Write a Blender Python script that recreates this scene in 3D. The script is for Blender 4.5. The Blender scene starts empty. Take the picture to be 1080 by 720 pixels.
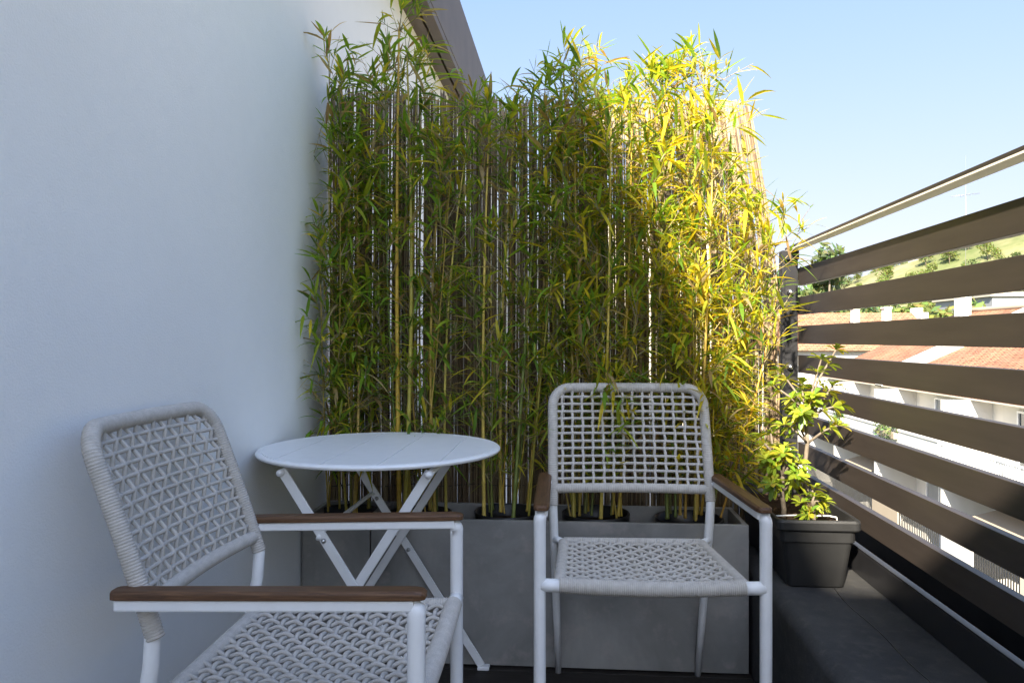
import bpy, math, random
from math import sin, cos, pi, radians, sqrt
from mathutils import Vector, Matrix
import numpy as np

scn = bpy.context.scene
COL = scn.collection
EYE = 1.06

# ------------------------------------------------------------------ helpers
def lerp(a, b, t): return a + (b - a) * t

class MB:
    """collects geometry and links it as ONE mesh object"""
    def __init__(s): s.v = []; s.f = []; s.t = []; s.sm = []; s.tint = (1, 1, 1)
    def add(s, vs, fs, smooth=False):
        o = len(s.v); s.v += [tuple(p) for p in vs]; s.t += [s.tint] * len(vs)
        for f in fs: s.f.append(tuple(i + o for i in f)); s.sm.append(smooth)
    def box(s, x0, x1, y0, y1, z0, z1, M=None):
        p = [(x, y, z) for z in (z0, z1) for y in (y0, y1) for x in (x0, x1)]
        if M is not None: p = [tuple(M @ Vector(q)) for q in p]
        s.add(p, [(0, 2, 3, 1), (4, 5, 7, 6), (0, 1, 5, 4), (2, 6, 7, 3), (0, 4, 6, 2), (1, 3, 7, 5)])
    def tube(s, path, rad, n=8, caps=True, closed=False, flat=1.0, up=None):
        P = [Vector(p) for p in path]; m = len(P)
        R = rad if hasattr(rad, '__len__') else [rad] * m
        vs = []; prev = None
        for i in range(m):
            a = P[(i - 1) % m] if (closed or i > 0) else P[i]
            b = P[(i + 1) % m] if (closed or i < m - 1) else P[i]
            T = (b - a); T = T.normalized() if T.length > 1e-9 else Vector((0, 0, 1))
            if prev is None:
                u = up if up is not None else (Vector((0, 0, 1)) if abs(T.z) < .9 else Vector((0, 1, 0)))
            else: u = prev
            N = (u - T * u.dot(T))
            if N.length < 1e-6: N = T.orthogonal()
            N.normalize(); B = T.cross(N); prev = N
            for k in range(n):
                an = 2 * pi * k / n
                vs.append(P[i] + (N * cos(an) * flat + B * sin(an)) * R[i])
        fs = []
        for i in range(m if closed else m - 1):
            j = (i + 1) % m
            for k in range(n):
                l = (k + 1) % n
                fs.append((i * n + k, i * n + l, j * n + l, j * n + k))
        if caps and not closed:
            fs.append(tuple(reversed(range(n)))); fs.append(tuple(range((m - 1) * n, m * n)))
        s.add(vs, fs, True)
    def lathe(s, prof, n=32, c=(0, 0, 0), smooth=True):
        vs = []
        for (r, z) in prof:
            for k in range(n):
                a = 2 * pi * k / n; vs.append((c[0] + r * cos(a), c[1] + r * sin(a), c[2] + z))
        fs = []
        for i in range(len(prof) - 1):
            for k in range(n):
                l = (k + 1) % n; fs.append((i * n + k, i * n + l, (i + 1) * n + l, (i + 1) * n + k))
        s.add(vs, fs, smooth)
    def prism(s, poly, h0, h1, axis='z'):
        """extrude a polygon: axis names the extrusion direction"""
        n = len(poly)
        def p3(a, b, h):
            return (a, b, h) if axis == 'z' else ((h, a, b) if axis == 'x' else (a, h, b))
        vs = [p3(a, b, h0) for a, b in poly] + [p3(a, b, h1) for a, b in poly]
        fs = [tuple(reversed(range(n))), tuple(range(n, 2 * n))] + [(i, (i + 1) % n, n + (i + 1) % n, n + i) for i in range(n)]
        s.add(vs, fs)
    def build(s, name, mat, parent=None, bevel=0, seg=2, tint=False, recalc=False):
        me = bpy.data.meshes.new(name); me.from_pydata(s.v, [], s.f); me.update()
        me.polygons.foreach_set('use_smooth', s.sm)
        if tint:
            a = me.attributes.new('tint', 'FLOAT_COLOR', 'POINT')
            arr = np.ones((len(s.v), 4), dtype=np.float32); arr[:, :3] = np.array(s.t, dtype=np.float32)
            a.data.foreach_set('color', arr.ravel())
        if recalc:
            import bmesh
            bm = bmesh.new(); bm.from_mesh(me); bmesh.ops.recalc_face_normals(bm, faces=bm.faces); bm.to_mesh(me); bm.free()
        me.materials.append(mat)
        o = bpy.data.objects.new(name, me); COL.objects.link(o)
        if parent is not None: o.parent = parent
        if bevel:
            b = o.modifiers.new('bevel', 'BEVEL'); b.width = bevel; b.segments = seg; b.limit_method = 'ANGLE'; b.angle_limit = radians(40)
        return o

def tag(o, label=None, cat=None, group=None, kind=None):
    if label: o['label'] = label
    if cat: o['category'] = cat
    if group: o['group'] = group
    if kind: o['kind'] = kind
    return o
def thing(name, label, cat, loc=(0, 0, 0), rz=0, group=None):
    o = bpy.data.objects.new(name, None); COL.objects.link(o); o.empty_display_size = .05
    o.location = loc; o.rotation_euler = (0, 0, rz)
    return tag(o, label, cat, group)
def copy_tree(o, parent=None):
    c = o.copy(); COL.objects.link(c)
    if parent is not None: c.parent = parent
    for ch in list(o.children): copy_tree(ch, c)
    return c

# ------------------------------------------------------------------ materials
def lin(c):  # sRGB 0-255 to linear
    return tuple((x / 255 / 12.92) if x / 255 <= .04045 else ((x / 255 + .055) / 1.055) ** 2.4 for x in c)
class NT:
    def __init__(s, name):
        s.m = bpy.data.materials.new(name); s.m.use_nodes = True; s.t = s.m.node_tree; s.t.nodes.clear()
        s.out = s.n('ShaderNodeOutputMaterial'); s.p = s.n('ShaderNodeBsdfPrincipled')
        s.l(s.p.outputs[0], s.out.inputs[0]); s.co = None
    def n(s, ty, **k):
        x = s.t.nodes.new(ty)
        for a, b in k.items(): setattr(x, a, b)
        return x
    def l(s, a, b): s.t.links.new(a, b)
    def coord(s, scale=(1, 1, 1), obj=True, rot=(0, 0, 0)):
        tc = s.n('ShaderNodeTexCoord'); mp = s.n('ShaderNodeMapping'); mp.inputs['Scale'].default_value = scale; mp.inputs['Rotation'].default_value = rot
        s.l(tc.outputs['Object'], mp.inputs[0]); return mp.outputs[0]
    def noise(s, scale, detail=4, co=None, rough=.55, dist=0):
        x = s.n('ShaderNodeTexNoise'); x.inputs['Scale'].default_value = scale; x.inputs['Detail'].default_value = detail
        x.inputs['Roughness'].default_value = rough; x.inputs['Distortion'].default_value = dist
        s.l(co if co is not None else s.coord(), x.inputs['Vector']); return x.outputs[0]
    def ramp(s, fac, stops):
        r = s.n('ShaderNodeValToRGB'); e = r.color_ramp.elements
        while len(e) < len(stops): e.new(.5)
        for i, (p, c) in enumerate(stops): e[i].position = p; e[i].color = (*c, 1)
        s.l(fac, r.inputs[0]); return r.outputs[0]
    def mix(s, fac, a, b, mode='MIX'):
        x = s.n('ShaderNodeMix', data_type='RGBA', blend_type=mode)
        for sock, val in ((x.inputs[0], fac), (x.inputs[6], a), (x.inputs[7], b)):
            if hasattr(val, 'links') or hasattr(val, 'is_linked'): s.l(val, sock)
            elif isinstance(val, (int, float)): sock.default_value = val
            else: sock.default_value = (*val, 1)
        return x.outputs[2]
    def bump(s, h, strength=.3, dist=.01):
        b = s.n('ShaderNodeBump'); b.inputs['Strength'].default_value = strength; b.inputs['Distance'].default_value = dist
        s.l(h, b.inputs['Height']); s.l(b.outputs[0], s.p.inputs['Normal']); return b
    def attr(s, name='tint'):
        a = s.n('ShaderNodeAttribute'); a.attribute_name = name; return a.outputs['Color']
    def set(s, color=None, rough=None, spec=None, metal=None):
        if color is not None:
            if hasattr(color, 'is_linked'): s.l(color, s.p.inputs['Base Color'])
            else: s.p.inputs['Base Color'].default_value = (*color, 1)
        if rough is not None:
            if hasattr(rough, 'is_linked'): s.l(rough, s.p.inputs['Roughness'])
            else: s.p.inputs['Roughness'].default_value = rough
        if spec is not None: s.p.inputs['Specular IOR Level'].default_value = spec
        if metal is not None: s.p.inputs['Metallic'].default_value = metal
        return s.m

def m_plain(name, c, rough=.5, spec=.5, metal=0, nscale=30, var=.12, bump=0, bscale=200):
    t = NT(name)
    col = t.ramp(t.noise(nscale, 5), [(.3, tuple(x * (1 - var) for x in c)), (.7, tuple(min(1, x * (1 + var)) for x in c))])
    if bump: t.bump(t.noise(bscale, 3), bump, .002)
    return t.set(col, rough, spec, metal)

def m_plaster():
    t = NT('plaster'); co = t.coord()
    big = t.noise(1.3, 5, co); fine = t.noise(260, 3, co); mid = t.noise(22, 4, co)
    col = t.ramp(big, [(.3, (.82, .82, .81)), (.7, (.88, .88, .87))])
    col = t.mix(t.ramp(mid, [(.45, (0, 0, 0)), (.75, (.12, .12, .12))]), col, (.75, .75, .73))
    a = t.n('ShaderNodeMath', operation='ADD'); t.l(fine, a.inputs[0]); t.l(mid, a.inputs[1])
    t.bump(a.outputs[0], .24, .004); return t.set(col, .9, .2)

def m_rope():
    t = NT('rope'); co = t.coord()
    n = t.noise(900, 2, co); b = t.noise(60, 4, co)
    col = t.ramp(b, [(.3, (.49, .455, .41)), (.7, (.60, .56, .51))])
    col = t.mix(t.ramp(n, [(.35, (.35, .35, .35)), (.65, (0, 0, 0))]), col, (.24, .23, .22))
    t.bump(n, .5, .0015); return t.set(col, .95, .15)

def m_wood():
    t = NT('armrest_wood'); co = t.coord((60, 4, 60))
    n = t.noise(3, 6, co, .6, 1.0)
    col = t.ramp(n, [(.25, (.045, .021, .010)), (.5, (.10, .047, .020)), (.75, (.17, .085, .038))])
    t.bump(n, .25, .001); return t.set(col, .5, .4)

def m_concrete():
    t = NT('fibre_cement'); co = t.coord()
    a = t.noise(3.2, 8, co, .62, .4); b = t.noise(14, 6, co, .6); c = t.noise(400, 2, co)
    col = t.ramp(a, [(.30, (.175, .172, .163)), (.50, (.25, .245, .232)), (.70, (.345, .335, .315))])
    col = t.mix(t.ramp(b, [(.54, (0, 0, 0)), (.74, (.6, .6, .6))]), col, (.40, .345, .32))
    streak = t.noise(5, 5, t.coord((9, 9, .7)))
    col = t.mix(t.ramp(streak, [(.55, (0, 0, 0)), (.85, (.15, .15, .15))]), col, (.14, .14, .137))
    t.bump(c, .2, .001); return t.set(col, t.ramp(a, [(.3, (.55,) * 3), (.7, (.42,) * 3)]), .4)

def m_deck():
    t = NT('dark_decking'); n = t.noise(4, 6, t.coord((3, 40, 40)), .6, .6)
    col = t.ramp(n, [(.3, (.010, .008, .007)), (.7, (.030, .024, .020))]); t.bump(n, .3, .002); return t.set(col, .6, .3)

def m_membrane():
    t = NT('membrane'); co = t.coord()
    f = t.noise(500, 3, co); b = t.noise(5, 6, co, .6, .4); d = t.noise(30, 5, co)
    col = t.ramp(b, [(.3, (.040, .041, .044)), (.7, (.078, .077, .076))])
    col = t.mix(t.ramp(d, [(.5, (0, 0, 0)), (.75, (.5, .5, .5))]), col, (.12, .112, .10))
    col = t.mix(t.ramp(f, [(.4, (.5, .5, .5)), (.6, (0, 0, 0))]), col, (.02, .02, .02))
    t.bump(f, .6, .002); return t.set(col, .85, .25)

def m_slat():
    t = NT('bronze_paint'); co = t.coord(); n = t.noise(7, 5, t.coord((1, .4, 4))); f = t.noise(700, 2, co)
    col = t.ramp(n, [(.3, (.033, .026, .022)), (.7, (.043, .034, .029))])
    t.bump(f, .08, .001); return t.set(col, t.ramp(n, [(.3, (.5,) * 3), (.7, (.4,) * 3)]), .45)

def m_reed():
    t = NT('dry_reed'); co = t.coord((160, 160, 3)); n = t.noise(3, 5, co, .6)
    col = t.mix(1.0, t.attr(), t.ramp(n, [(.25, (.5, .47, .44)), (.55, (.95, .93, .9)), (.8, (1.2, 1.17, 1.1))]), 'MULTIPLY')
    rings = t.noise(1, 3, t.coord((40, 40, 25)))
    col = t.mix(t.ramp(rings, [(.62, (0, 0, 0)), (.72, (.6, .6, .6))]), col, (.07, .05, .035))
    t.bump(n, .3, .002); return t.set(col, .7, .3)

def m_leaf(name='leaf', trans=.52, rough=.45):
    t = NT(name); co = t.coord(); n = t.noise(45, 3, co)
    col = t.mix(1.0, t.attr(), t.ramp(n, [(.3, (.8, .8, .8)), (.7, (1.15, 1.15, 1.15))]), 'MULTIPLY')
    t.set(col, rough, .4)
    tr = t.n('ShaderNodeBsdfTranslucent'); t.l(t.mix(1.0, col, (1.7, 1.5, .55), 'MULTIPLY'), tr.inputs[0])
    mx = t.n('ShaderNodeMixShader'); mx.inputs[0].default_value = trans
    t.l(t.p.outputs[0], mx.inputs[1]); t.l(tr.outputs[0], mx.inputs[2]); t.l(mx.outputs[0], t.out.inputs[0]); return t.m

def m_tint(name, rough=.5, spec=.4, nscale=40):
    t = NT(name); n = t.noise(nscale, 4)
    return t.set(t.mix(1.0, t.attr(), t.ramp(n, [(.3, (.8, .8, .8)), (.7, (1.15, 1.15, 1.15))]), 'MULTIPLY'), rough, spec)

def m_tiles():
    t = NT('roof_tiles'); co = t.coord()
    w = t.n('ShaderNodeTexWave', wave_type='BANDS', bands_direction='Y'); w.inputs['Scale'].default_value = 1.5; t.l(co, w.inputs[0])
    br = t.n('ShaderNodeTexBrick'); br.inputs['Scale'].default_value = 1.0; br.inputs['Mortar Size'].default_value = .03
    br.inputs['Brick Width'].default_value = .4; br.inputs['Row Height'].default_value = .22; br.inputs['Color1'].default_value = (.36, .16, .085, 1)
    br.inputs['Color2'].default_value = (.27, .115, .065, 1); br.inputs['Mortar'].default_value = (.10, .045, .03, 1); t.l(co, br.inputs[0])
    n = t.noise(2.5, 6, co)
    col = t.mix(t.ramp(n, [(.4, (0, 0, 0)), (.75, (.55, .55, .55))]), br.outputs[0], (.34, .22, .14))
    t.bump(w.outputs[1], .9, .05); return t.set(col, .85, .2)

def m_facade(name, c):
    t = NT(name); co = t.coord(); a = t.noise(.5, 6, co); st = t.noise(2, 5, t.coord((1, 1, .12)))
    col = t.ramp(a, [(.3, tuple(x * .9 for x in c)), (.7, c)])
    col = t.mix(t.ramp(st, [(.55, (0, 0, 0)), (.8, (.3, .3, .3))]), col, tuple(x * .7 for x in c)); return t.set(col, .85, .2)

def m_hill():
    t = NT('hillside'); co = t.coord(); a = t.noise(.03, 8, co, .6); b = t.noise(.4, 6, co)
    col = t.ramp(a, [(.35, (.09, .115, .042)), (.5, (.15, .155, .07)), (.65, (.26, .225, .13))])
    col = t.mix(t.ramp(b, [(.45, (0, 0, 0)), (.7, (.6, .6, .6))]), col, (.07, .10, .03)); return t.set(col, .95, .1)

M = dict(
    plaster=m_plaster(), rope=m_rope(), wood=m_wood(), concrete=m_concrete(), deck=m_deck(), membrane=m_membrane(), slat=m_slat(), reed=m_reed(),
    white=m_plain('white_powder_coat', (.78, .78, .78), .38, .5, var=.03, bump=.04, bscale=900),
    grey_metal=m_plain('zinc', (.45, .46, .47), .4, .5, .8), steel=m_plain('steel', (.6, .6, .6), .3, .5, 1),
    post=m_plain('black_paint', (.013, .013, .015), .5, .3, var=.2), flange=m_plain('kerb_metal', (.018, .018, .02), .3, .5),
    beige=m_plain('beige_strip', (.76, .69, .58), .5, .3, var=.05), shaded_recess=m_plain('dark_recess', (.018, .020, .024), .6, .3, nscale=8, var=.3), pot=m_plain('dark_plastic', (.012, .0122, .0125), .48, .5, var=.15, bump=.15, bscale=500),
    nursery=m_plain('black_plastic', (.016, .016, .017), .35, .5, var=.2), soil=m_plain('soil', (.045, .028, .018), .95, .1, nscale=90, var=.5, bump=1, bscale=120),
    eave=m_plain('bronze_fascia', (.122, .092, .072), .55, .4, nscale=5, var=.12), leaf=m_leaf(), shrubleaf=m_leaf('glossy_leaf', .35, .32), farleaf=m_leaf('tree_leaf', .3, .6),
    culm=m_tint('culm', .4, .5, 60), bark=m_plain('bark', (.16, .13, .10), .9, .1, nscale=60, var=.3, bump=.8, bscale=80), wire=m_plain('wire', (.05, .045, .04), .5, .5, .5),
    cable=m_plain('cable', (.015, .015, .015), .5), tiles=m_tiles(), hill=m_hill(),
    fwhite=m_facade('white_render', (.60, .58, .54)), fcream=m_facade('cream_render', (.50, .45, .37)), ftan=m_facade('tan_render', (.34, .28, .21)),
    glass=m_plain('window_glass', (.035, .045, .055), .12, .6, nscale=.6, var=.3), shutter=m_plain('shutter', (.24, .25, .26), .6, var=.08, nscale=3),
    barswhite=m_plain('white_bars', (.75, .75, .75), .45, var=.05), barsblack=m_plain('black_bars', (.02, .02, .02), .5), asphalt=m_plain('asphalt', (.05, .05, .052), .9, .2, nscale=3, var=.2),
    cloth=m_plain('blue_cloth', (.04, .07, .25), .9, .1), straw=m_plain('white_tube', (.7, .7, .68), .5),
)

# ------------------------------------------------------------------ terrace setting
WX = -.905                                  # house wall face
def terrace():
    b = MB()
    y = -2.05
    while y < 2.98:
        b.box(WX + .004, .560, y, y + .116, -.03, 0); y += .121
    tag(b.build('floor', M['deck'], bevel=.003), kind='structure')
    # raised ledge with a rounded membrane edge, inner face at x = .565
    L = MB(); r = .035; x0, x1, zt = .565, .930, .34
    prof = [(x0, -.03)] + [(x0 + r - r * cos(a), zt - r + r * sin(a)) for a in [i * pi / 2 / 8 for i in range(9)]] + [(x1, zt), (x1, -.03)]
    ny = 60; vs = []; rnd = random.Random(4)
    for j in range(ny + 1):
        yy = -2.05 + 8.05 * j / ny
        for (x, z) in prof: vs.append((x, yy, z))
    n = len(prof); fs = [(j * n + i, j * n + i + 1, (j + 1) * n + i + 1, (j + 1) * n + i) for j in range(ny) for i in range(n - 1)]
    L.add(vs, fs, True)
    o = L.build('ledge', M['membrane'], recalc=True); tag(o, kind='structure')
    o.data.shade_smooth() if hasattr(o.data, 'shade_smooth') else None
    gmb = MB(); gmb.box(.9305, 1.098, -2.05, 6, -.03, .27); gmb.box(1.0985, 1.15, -2.05, 6, -.03, .398); tag(gmb.build('shaded_recess', M['shaded_recess'], bevel=.004), kind='structure')  # made-up channel and sky-blocking lip, coloured dark to stand for the shaded recess
    # lapped seam of the membrane, a thin wavering welt
    s = MB(); pts = []
    for i in range(285):
        yy = .2 + i * .03; pts.append((.742 + .006 * sin(yy * 5) + .004 * sin(yy * 17) + .02 * (yy - 1.6), yy, zt + .0005))
    s.tube(pts, .0014, 6, flat=.6)
    tag(s.build('membrane_seam', M['nursery']), kind='structure')
    # terrace beyond the screen
    b = MB(); b.box(WX + .004, .560, 3.0, 6.0, -.03, 0); tag(b.build('terrace', M['fwhite']), kind='structure')
terrace()

house = thing('house', 'white plastered house wall beside the terrace with brown eave beam', 'house', (0, 0, 0))
def build_house():
    w = MB(); w.box(-1.25, WX, -2.35, 9, -.03, 2.83); w.build('wall', M['plaster'], house)
    # eave beam: soffit lip, groove and fascia along the wall
    e = MB()
    e.box(-1.6, -.835, -2.6, 9, 2.817, 2.86); e.box(-.822, -.760, -2.1, 9, 2.817, 2.86); e.box(-1.6, -.758, -2.1, 9, 2.862, 3.33)
    e.build('eave', M['eave'], house, bevel=.003)
    e = MB(); e.box(-1.6, 1.15, -2.35, -2.102, 2.70, 3.33); e.build('beam', M['eave'], house, bevel=.003)  # unseen beam added to shade the near slats, left open below for skylight
    e = MB(); e.box(1.00, 1.14, -2.34, -2.20, -.03, 2.699); e.build('added_pillar', M['plaster'], house, bevel=.003)  # unseen, added only to carry that beam
    u = MB(); u.box(-6, -1.6, -14, 1.3, 3.34, 5.60); u.build('shade_storey', M['plaster'], house)  # unseen storey, sized to lay the shadow edge across the reeds
    u = MB(); u.box(-6, -1.26, -14, 9, -12, 3.0); u.box(-1.25, 1.14, -14, 9, -12, -.04); u.build('wall', M['fwhite'], house)
build_house()
pw = MB(); pw.box(WX + .004, 1.14, 6.003, 6.2, -.03, 2.0)
tag(pw.build('partition_wall', M['fcream'], bevel=.01), 'pale wall glimpsed through the gaps of the reed screen', 'wall')

# ------------------------------------------------------------------ railing
rail = thing('railing', 'dark bronze horizontal slat railing along the terrace edge', 'railing', (.9, 0, .34))
def build_railing():
    Z = -.34; yA, yB = -2.0, 3.14
    for i in range(8):
        z1 = 1.347 - .1162 * i; s = MB(); s.box(.001, .024, yA, yB, z1 - .071 + Z, z1 + Z); s.build('slat', M['slat'], rail, bevel=.0012)
    t = MB(); t.box(-.040, .004, yA, yB + .04, 1.4235 + Z, 1.433 + Z); tr = t.build('top_rail', M['slat'], rail, bevel=.0012); t = MB(); t.box(-.0395, .0035, yA, yB + .038, 1.418 + Z, 1.423 + Z); t.build('rail_strip', M['beige'], tr)  # strip's pale colour makes up for light missing on the rail underside
    for yy in (3.131, -1.2):
        p = MB(); p.box(-.066, -.001, yy, yy + .04, 0, 1.417 + Z); p.box(-.066, -.055, yy - .012, yy, 0, 1.417 + Z)
        po = p.build('post', M['post'], rail, bevel=.002)
        for zz in (1.25, .95, .62):
            q = MB(); q.lathe([(0, .02), (.009, .018), (.012, .010), (.012, 0)], 14)
            o = q.build('bolt', M['steel'], po); o.rotation_euler = (pi / 2, 0, 0); o.location = (-.034, yy - .001, zz + Z)
        c = MB(); c.box(-.070, -.002, yy - .018, yy - .013, 1.38 + Z, 1.415 + Z); c.build('bracket', M['post'], po)
    k = MB(); k.box(-.032, -.026, yA, yB, .001, .078); k.box(-.032, -.012, yA, yB, .0785, .084); k.build('base_rail', M['flange'], rail, bevel=.001)
build_railing()

# ------------------------------------------------------------------ chairs
def wrap(mb, path, r, pitch=.0054, n=12, closed=False):
    """a tube wound with cord: the path is resampled and the radius ridged at every turn"""
    P = [Vector(p) for p in path]; L = [0]
    if closed: P = P + [P[0]]
    for a, b in zip(P, P[1:]): L.append(L[-1] + (b - a).length)
    turns = max(4, int(L[-1] / pitch)); per = 4; m = turns * per
    out = []; R = []; j = 0
    for i in range(m if closed else m + 1):
        d = L[-1] * i / m
        while j < len(L) - 2 and L[j + 1] < d: j += 1
        t = (d - L[j]) / max(1e-9, L[j + 1] - L[j]); out.append(P[j].lerp(P[j + 1], t))
        R.append(r * (1, 1.075, 1.10, 1.075)[i % per])
    mb.tube(out, R, n, closed=closed)
def rnd_corner(c, a0, a1, r, n=8):
    return [(c[0] + r * cos(lerp(a0, a1, i / n)), c[1] + r * sin(lerp(a0, a1, i / n))) for i in range(n + 1)]
HW = .238                                   # half width of the back between tube centres
def back3(s, t):                            # panel coordinates to space: s across, t = height
    k = (t - .56) / .35
    y = .200 + .112 * k + .014 * k * k + .022 * (1 - min(1, (s / HW) ** 2)) * min(1, max(0, (t - .55) / .06))
    return Vector((s, y, t))
def make_chair():
    root = thing('armchair', '', 'chair')
    # back frame, wound with cord
    b = MB(); top = .905; r = .055
    path = [(-HW, .555 + i * .02) for i in range(int((top - r - .555) / .02) + 1)]
    path += rnd_corner((-HW + r, top - r), pi, pi / 2, r) + [(-HW + r + (2 * HW - 2 * r) * i / 16, top) for i in range(1, 16)]
    path += rnd_corner((HW - r, top - r), pi / 2, 0, r) + [(HW, top - r - i * .02) for i in range(1, int((top - r - .555) / .02) + 1)]
    wrap(b, [back3(*p) for p in path], .0146)
    wrap(b, [back3(lerp(-HW, HW, i / 16), .604) for i in range(17)], .0138)
    br = b.build('backrest', M['rope'], root)
    w = MB(); rr = .0045; nv, nh = 14, 12
    xs = [lerp(-HW + .030, HW - .030, i / (nv - 1)) for i in range(nv)]
    zs = [lerp(.604 + .028, top - .030, j / (nh - 1)) for j in range(nh)]
    rnd = random.Random(3)
    nrm = Vector((0, -1, .25)).normalized()
    for i, x in enumerate(xs):
        pts = []; n = nh * 4 + 4
        jit = [rnd.uniform(-.0015, .0015) for _ in range(nh + 2)]
        for q in range(n + 1):
            z = lerp(.604, top, q / n); ph = (z - zs[0]) / (zs[1] - zs[0])
            a = cos(pi * ph) * (1 if i % 2 else -1)
            pts.append(back3(x + .0008 * sin(pi * ph + 1) * (1 if i % 2 else -1) + jit[max(0, min(nh, int(ph) + 1))], z) + nrm * a * .0036)
        w.tube(pts, rr, 7, caps=False)
    for j, z in enumerate(zs):
        pts = []; n = nv * 4 + 4; jz = rnd.uniform(-.0015, .0015)
        for q in range(n + 1):
            x = lerp(-HW, HW, q / n); ph = (x - xs[0]) / (xs[1] - xs[0])
            a = -cos(pi * ph) * (1 if j % 2 else -1) * (-1)
            pts.append(back3(x, z + jz) + nrm * a * .0026)
        w.tube(pts, rr, 7, caps=False)
    w.build('back_weave', M['rope'], br)
    # seat
    def seat3(u, v):                        # u -1..1 across, v 0 front .. 1 rear
        hw = lerp(.226, .205, v); y = lerp(-.250, .190, v); sag = .018 * (1 - u * u) * (1 - (2 * v - 1) ** 2) + .007 * (1 - u * u) * (1 - v)
        return Vector((u * hw, y, lerp(.458, .446, v) - sag))
    s = MB()
    wrap(s, [seat3(lerp(-1, 1, i / 16), 0) for i in range(17)], .0185, .0050)
    wrap(s, [seat3(lerp(-1, 1, i / 16), 1) for i in range(17)], .0145)
    for sx in (-1, 1): wrap(s, [seat3(sx, lerp(.03, .97, i / 8)) for i in range(9)], .0150)
    so = s.build('seat', M['rope'], root)
    w = MB(); nu, nv2 = 14, 16
    us = [lerp(-.88, .88, i / (nu - 1)) for i in range(nu)]; vv = [lerp(.075, .925, j / (nv2 - 1)) for j in range(nv2)]
    Z = Vector((0, 0, 1)); Yv = Vector((0, 1, 0))
    for i, u in enumerate(us):
        n = nv2 * 4 + 4; pts = []
        for q in range(n + 1):
            v = q / n; ph = (v - vv[0]) / (vv[1] - vv[0]); a = cos(pi * ph) * (1 if i % 2 else -1)
            p = seat3(u + .012 * sin(pi * ph + .8) * (1 if i % 2 else -1), v)
            pts.append(p + Z * (a * .0036 + .006))
        w.tube(pts, .0048, 7, caps=False)
    for j, v in enumerate(vv):
        n = nu * 4 + 4; pts = []
        for q in range(n + 1):
            u = lerp(-1, 1, q / n); ph = (u - us[0]) / (us[1] - us[0]); a = -cos(pi * ph) * (1 if j % 2 else -1) * -1
            pts.append(seat3(u, v) + Z * (-a * .0040 * (1) * (-1 if 0 else 1) + .006))
        w.tube(pts, .0048, 7, caps=False)
    w.build('seat_weave', M['rope'], so)
    # legs
    for sx in (-1, 1):
        l = MB(); pts = [(sx * .274, -.252, z) for z in (.0, .2, .4, .60)]
        c = [(-.252 + .012 - .012 * cos(a), .617 + .012 * sin(a)) for a in [i * pi / 2 / 6 for i in range(7)]]
        pts += [(sx * lerp(.274, .270, i / 6), y, z) for i, (y, z) in enumerate(c)]
        l.tube(pts, [.0150] * 4 + [.0155] * 3 + [.0145] + [.0135] * 2 + [.013], 14, up=Vector((1, 0, 0)))
        l.tube([(sx * .272, -.252, .458), (sx * .222, -.250, .456)], .0165, 12)
        l.build('leg', M['white'], root)
        l = MB(); pts = [(sx * .220, .306, 0), (sx * .226, .266, .2), (sx * .233, .223, .42), (sx * .236, .207, .51)] + [tuple(back3(sx * HW, z)) for z in (.57, .62)]
        l.tube(pts, [.0095, .0115, .0135, .0135, .0130, .011], 14)
        l.tube([(sx * .206, .190, .446), (sx * .232, .212, .450)], .011, 10)
        l.build('leg', M['white'], root)
        # arm: flat white bar, wooden cap on top, joined to the rear post
        a = MB(); y0, y1 = -.250, .250
        def ax(y): return sx * lerp(.270, .262, (y - y0) / (y1 - y0))
        def az(y): return lerp(.630, .620, (y - y0) / (y1 - y0))
        vs = []; ys = [lerp(y0, y1, i / 10) for i in range(11)]
        for y in ys:
            for dx, dz in ((-.016, -.008), (.016, -.008), (.016, .0115), (-.016, .0115)): vs.append((ax(y) + dx, y, az(y) + dz))
        fs = [(i * 4 + k, i * 4 + (k + 1) % 4, (i + 1) * 4 + (k + 1) % 4, (i + 1) * 4 + k) for i in range(10) for k in range(4)] + [(3, 2, 1, 0), (40, 41, 42, 43)]
        a.add(vs, fs); a.tube([(ax(.2), .215, .622), (sx * HW, .212, .622)], .008, 10)
        ao = a.build('armrest', M['white'], root, bevel=.004, recalc=True)
        c = MB(); vs = []; ys = [-.268, -.262, -.25] + [lerp(-.235, .246, i / 12) for i in range(13)] + [.254, .257]
        for i, y in enumerate(ys):
            sh = {0: .55, 1: .8, 2: .95, len(ys) - 1: .6, len(ys) - 2: .85}.get(i, 1); dz = -.0045 if i == 0 else (-.0015 if i == 1 else 0)
            yy = max(y, y0); zb = az(yy) + .0118
            for dx, h in ((-.020, .0), (.020, .0), (.020, .011), (.014, .0145), (-.014, .0145), (-.020, .011)):
                vs.append((ax(yy) + dx * sh, y, zb + h + (dz if h > 0 else 0)))
        n = 6; m = len(ys)
        fs = [(i * n + k, i * n + (k + 1) % n, (i + 1) * n + (k + 1) % n, (i + 1) * n + k) for i in range(m - 1) for k in range(n)] + [tuple(reversed(range(n))), tuple(range((m - 1) * n, m * n))]
        c.add(vs, fs, False); c.build('arm_cap', M['wood'], ao, bevel=.002, recalc=True)
    return root
chair = make_chair()
chair['label'] = 'white framed armchair of grey woven rope turned sideways beside the white wall'
chair['group'] = 'rope armchairs on the terrace'
chair.location = (-.515, 1.475, 0); chair.rotation_euler = (0, 0, radians(92))
c2 = copy_tree(chair)
c2['label'] = 'white framed armchair of grey woven rope facing out in front of the planter'
c2.location = (.182, 2.125, 0); c2.rotation_euler = (0, 0, radians(2.0))

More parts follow.
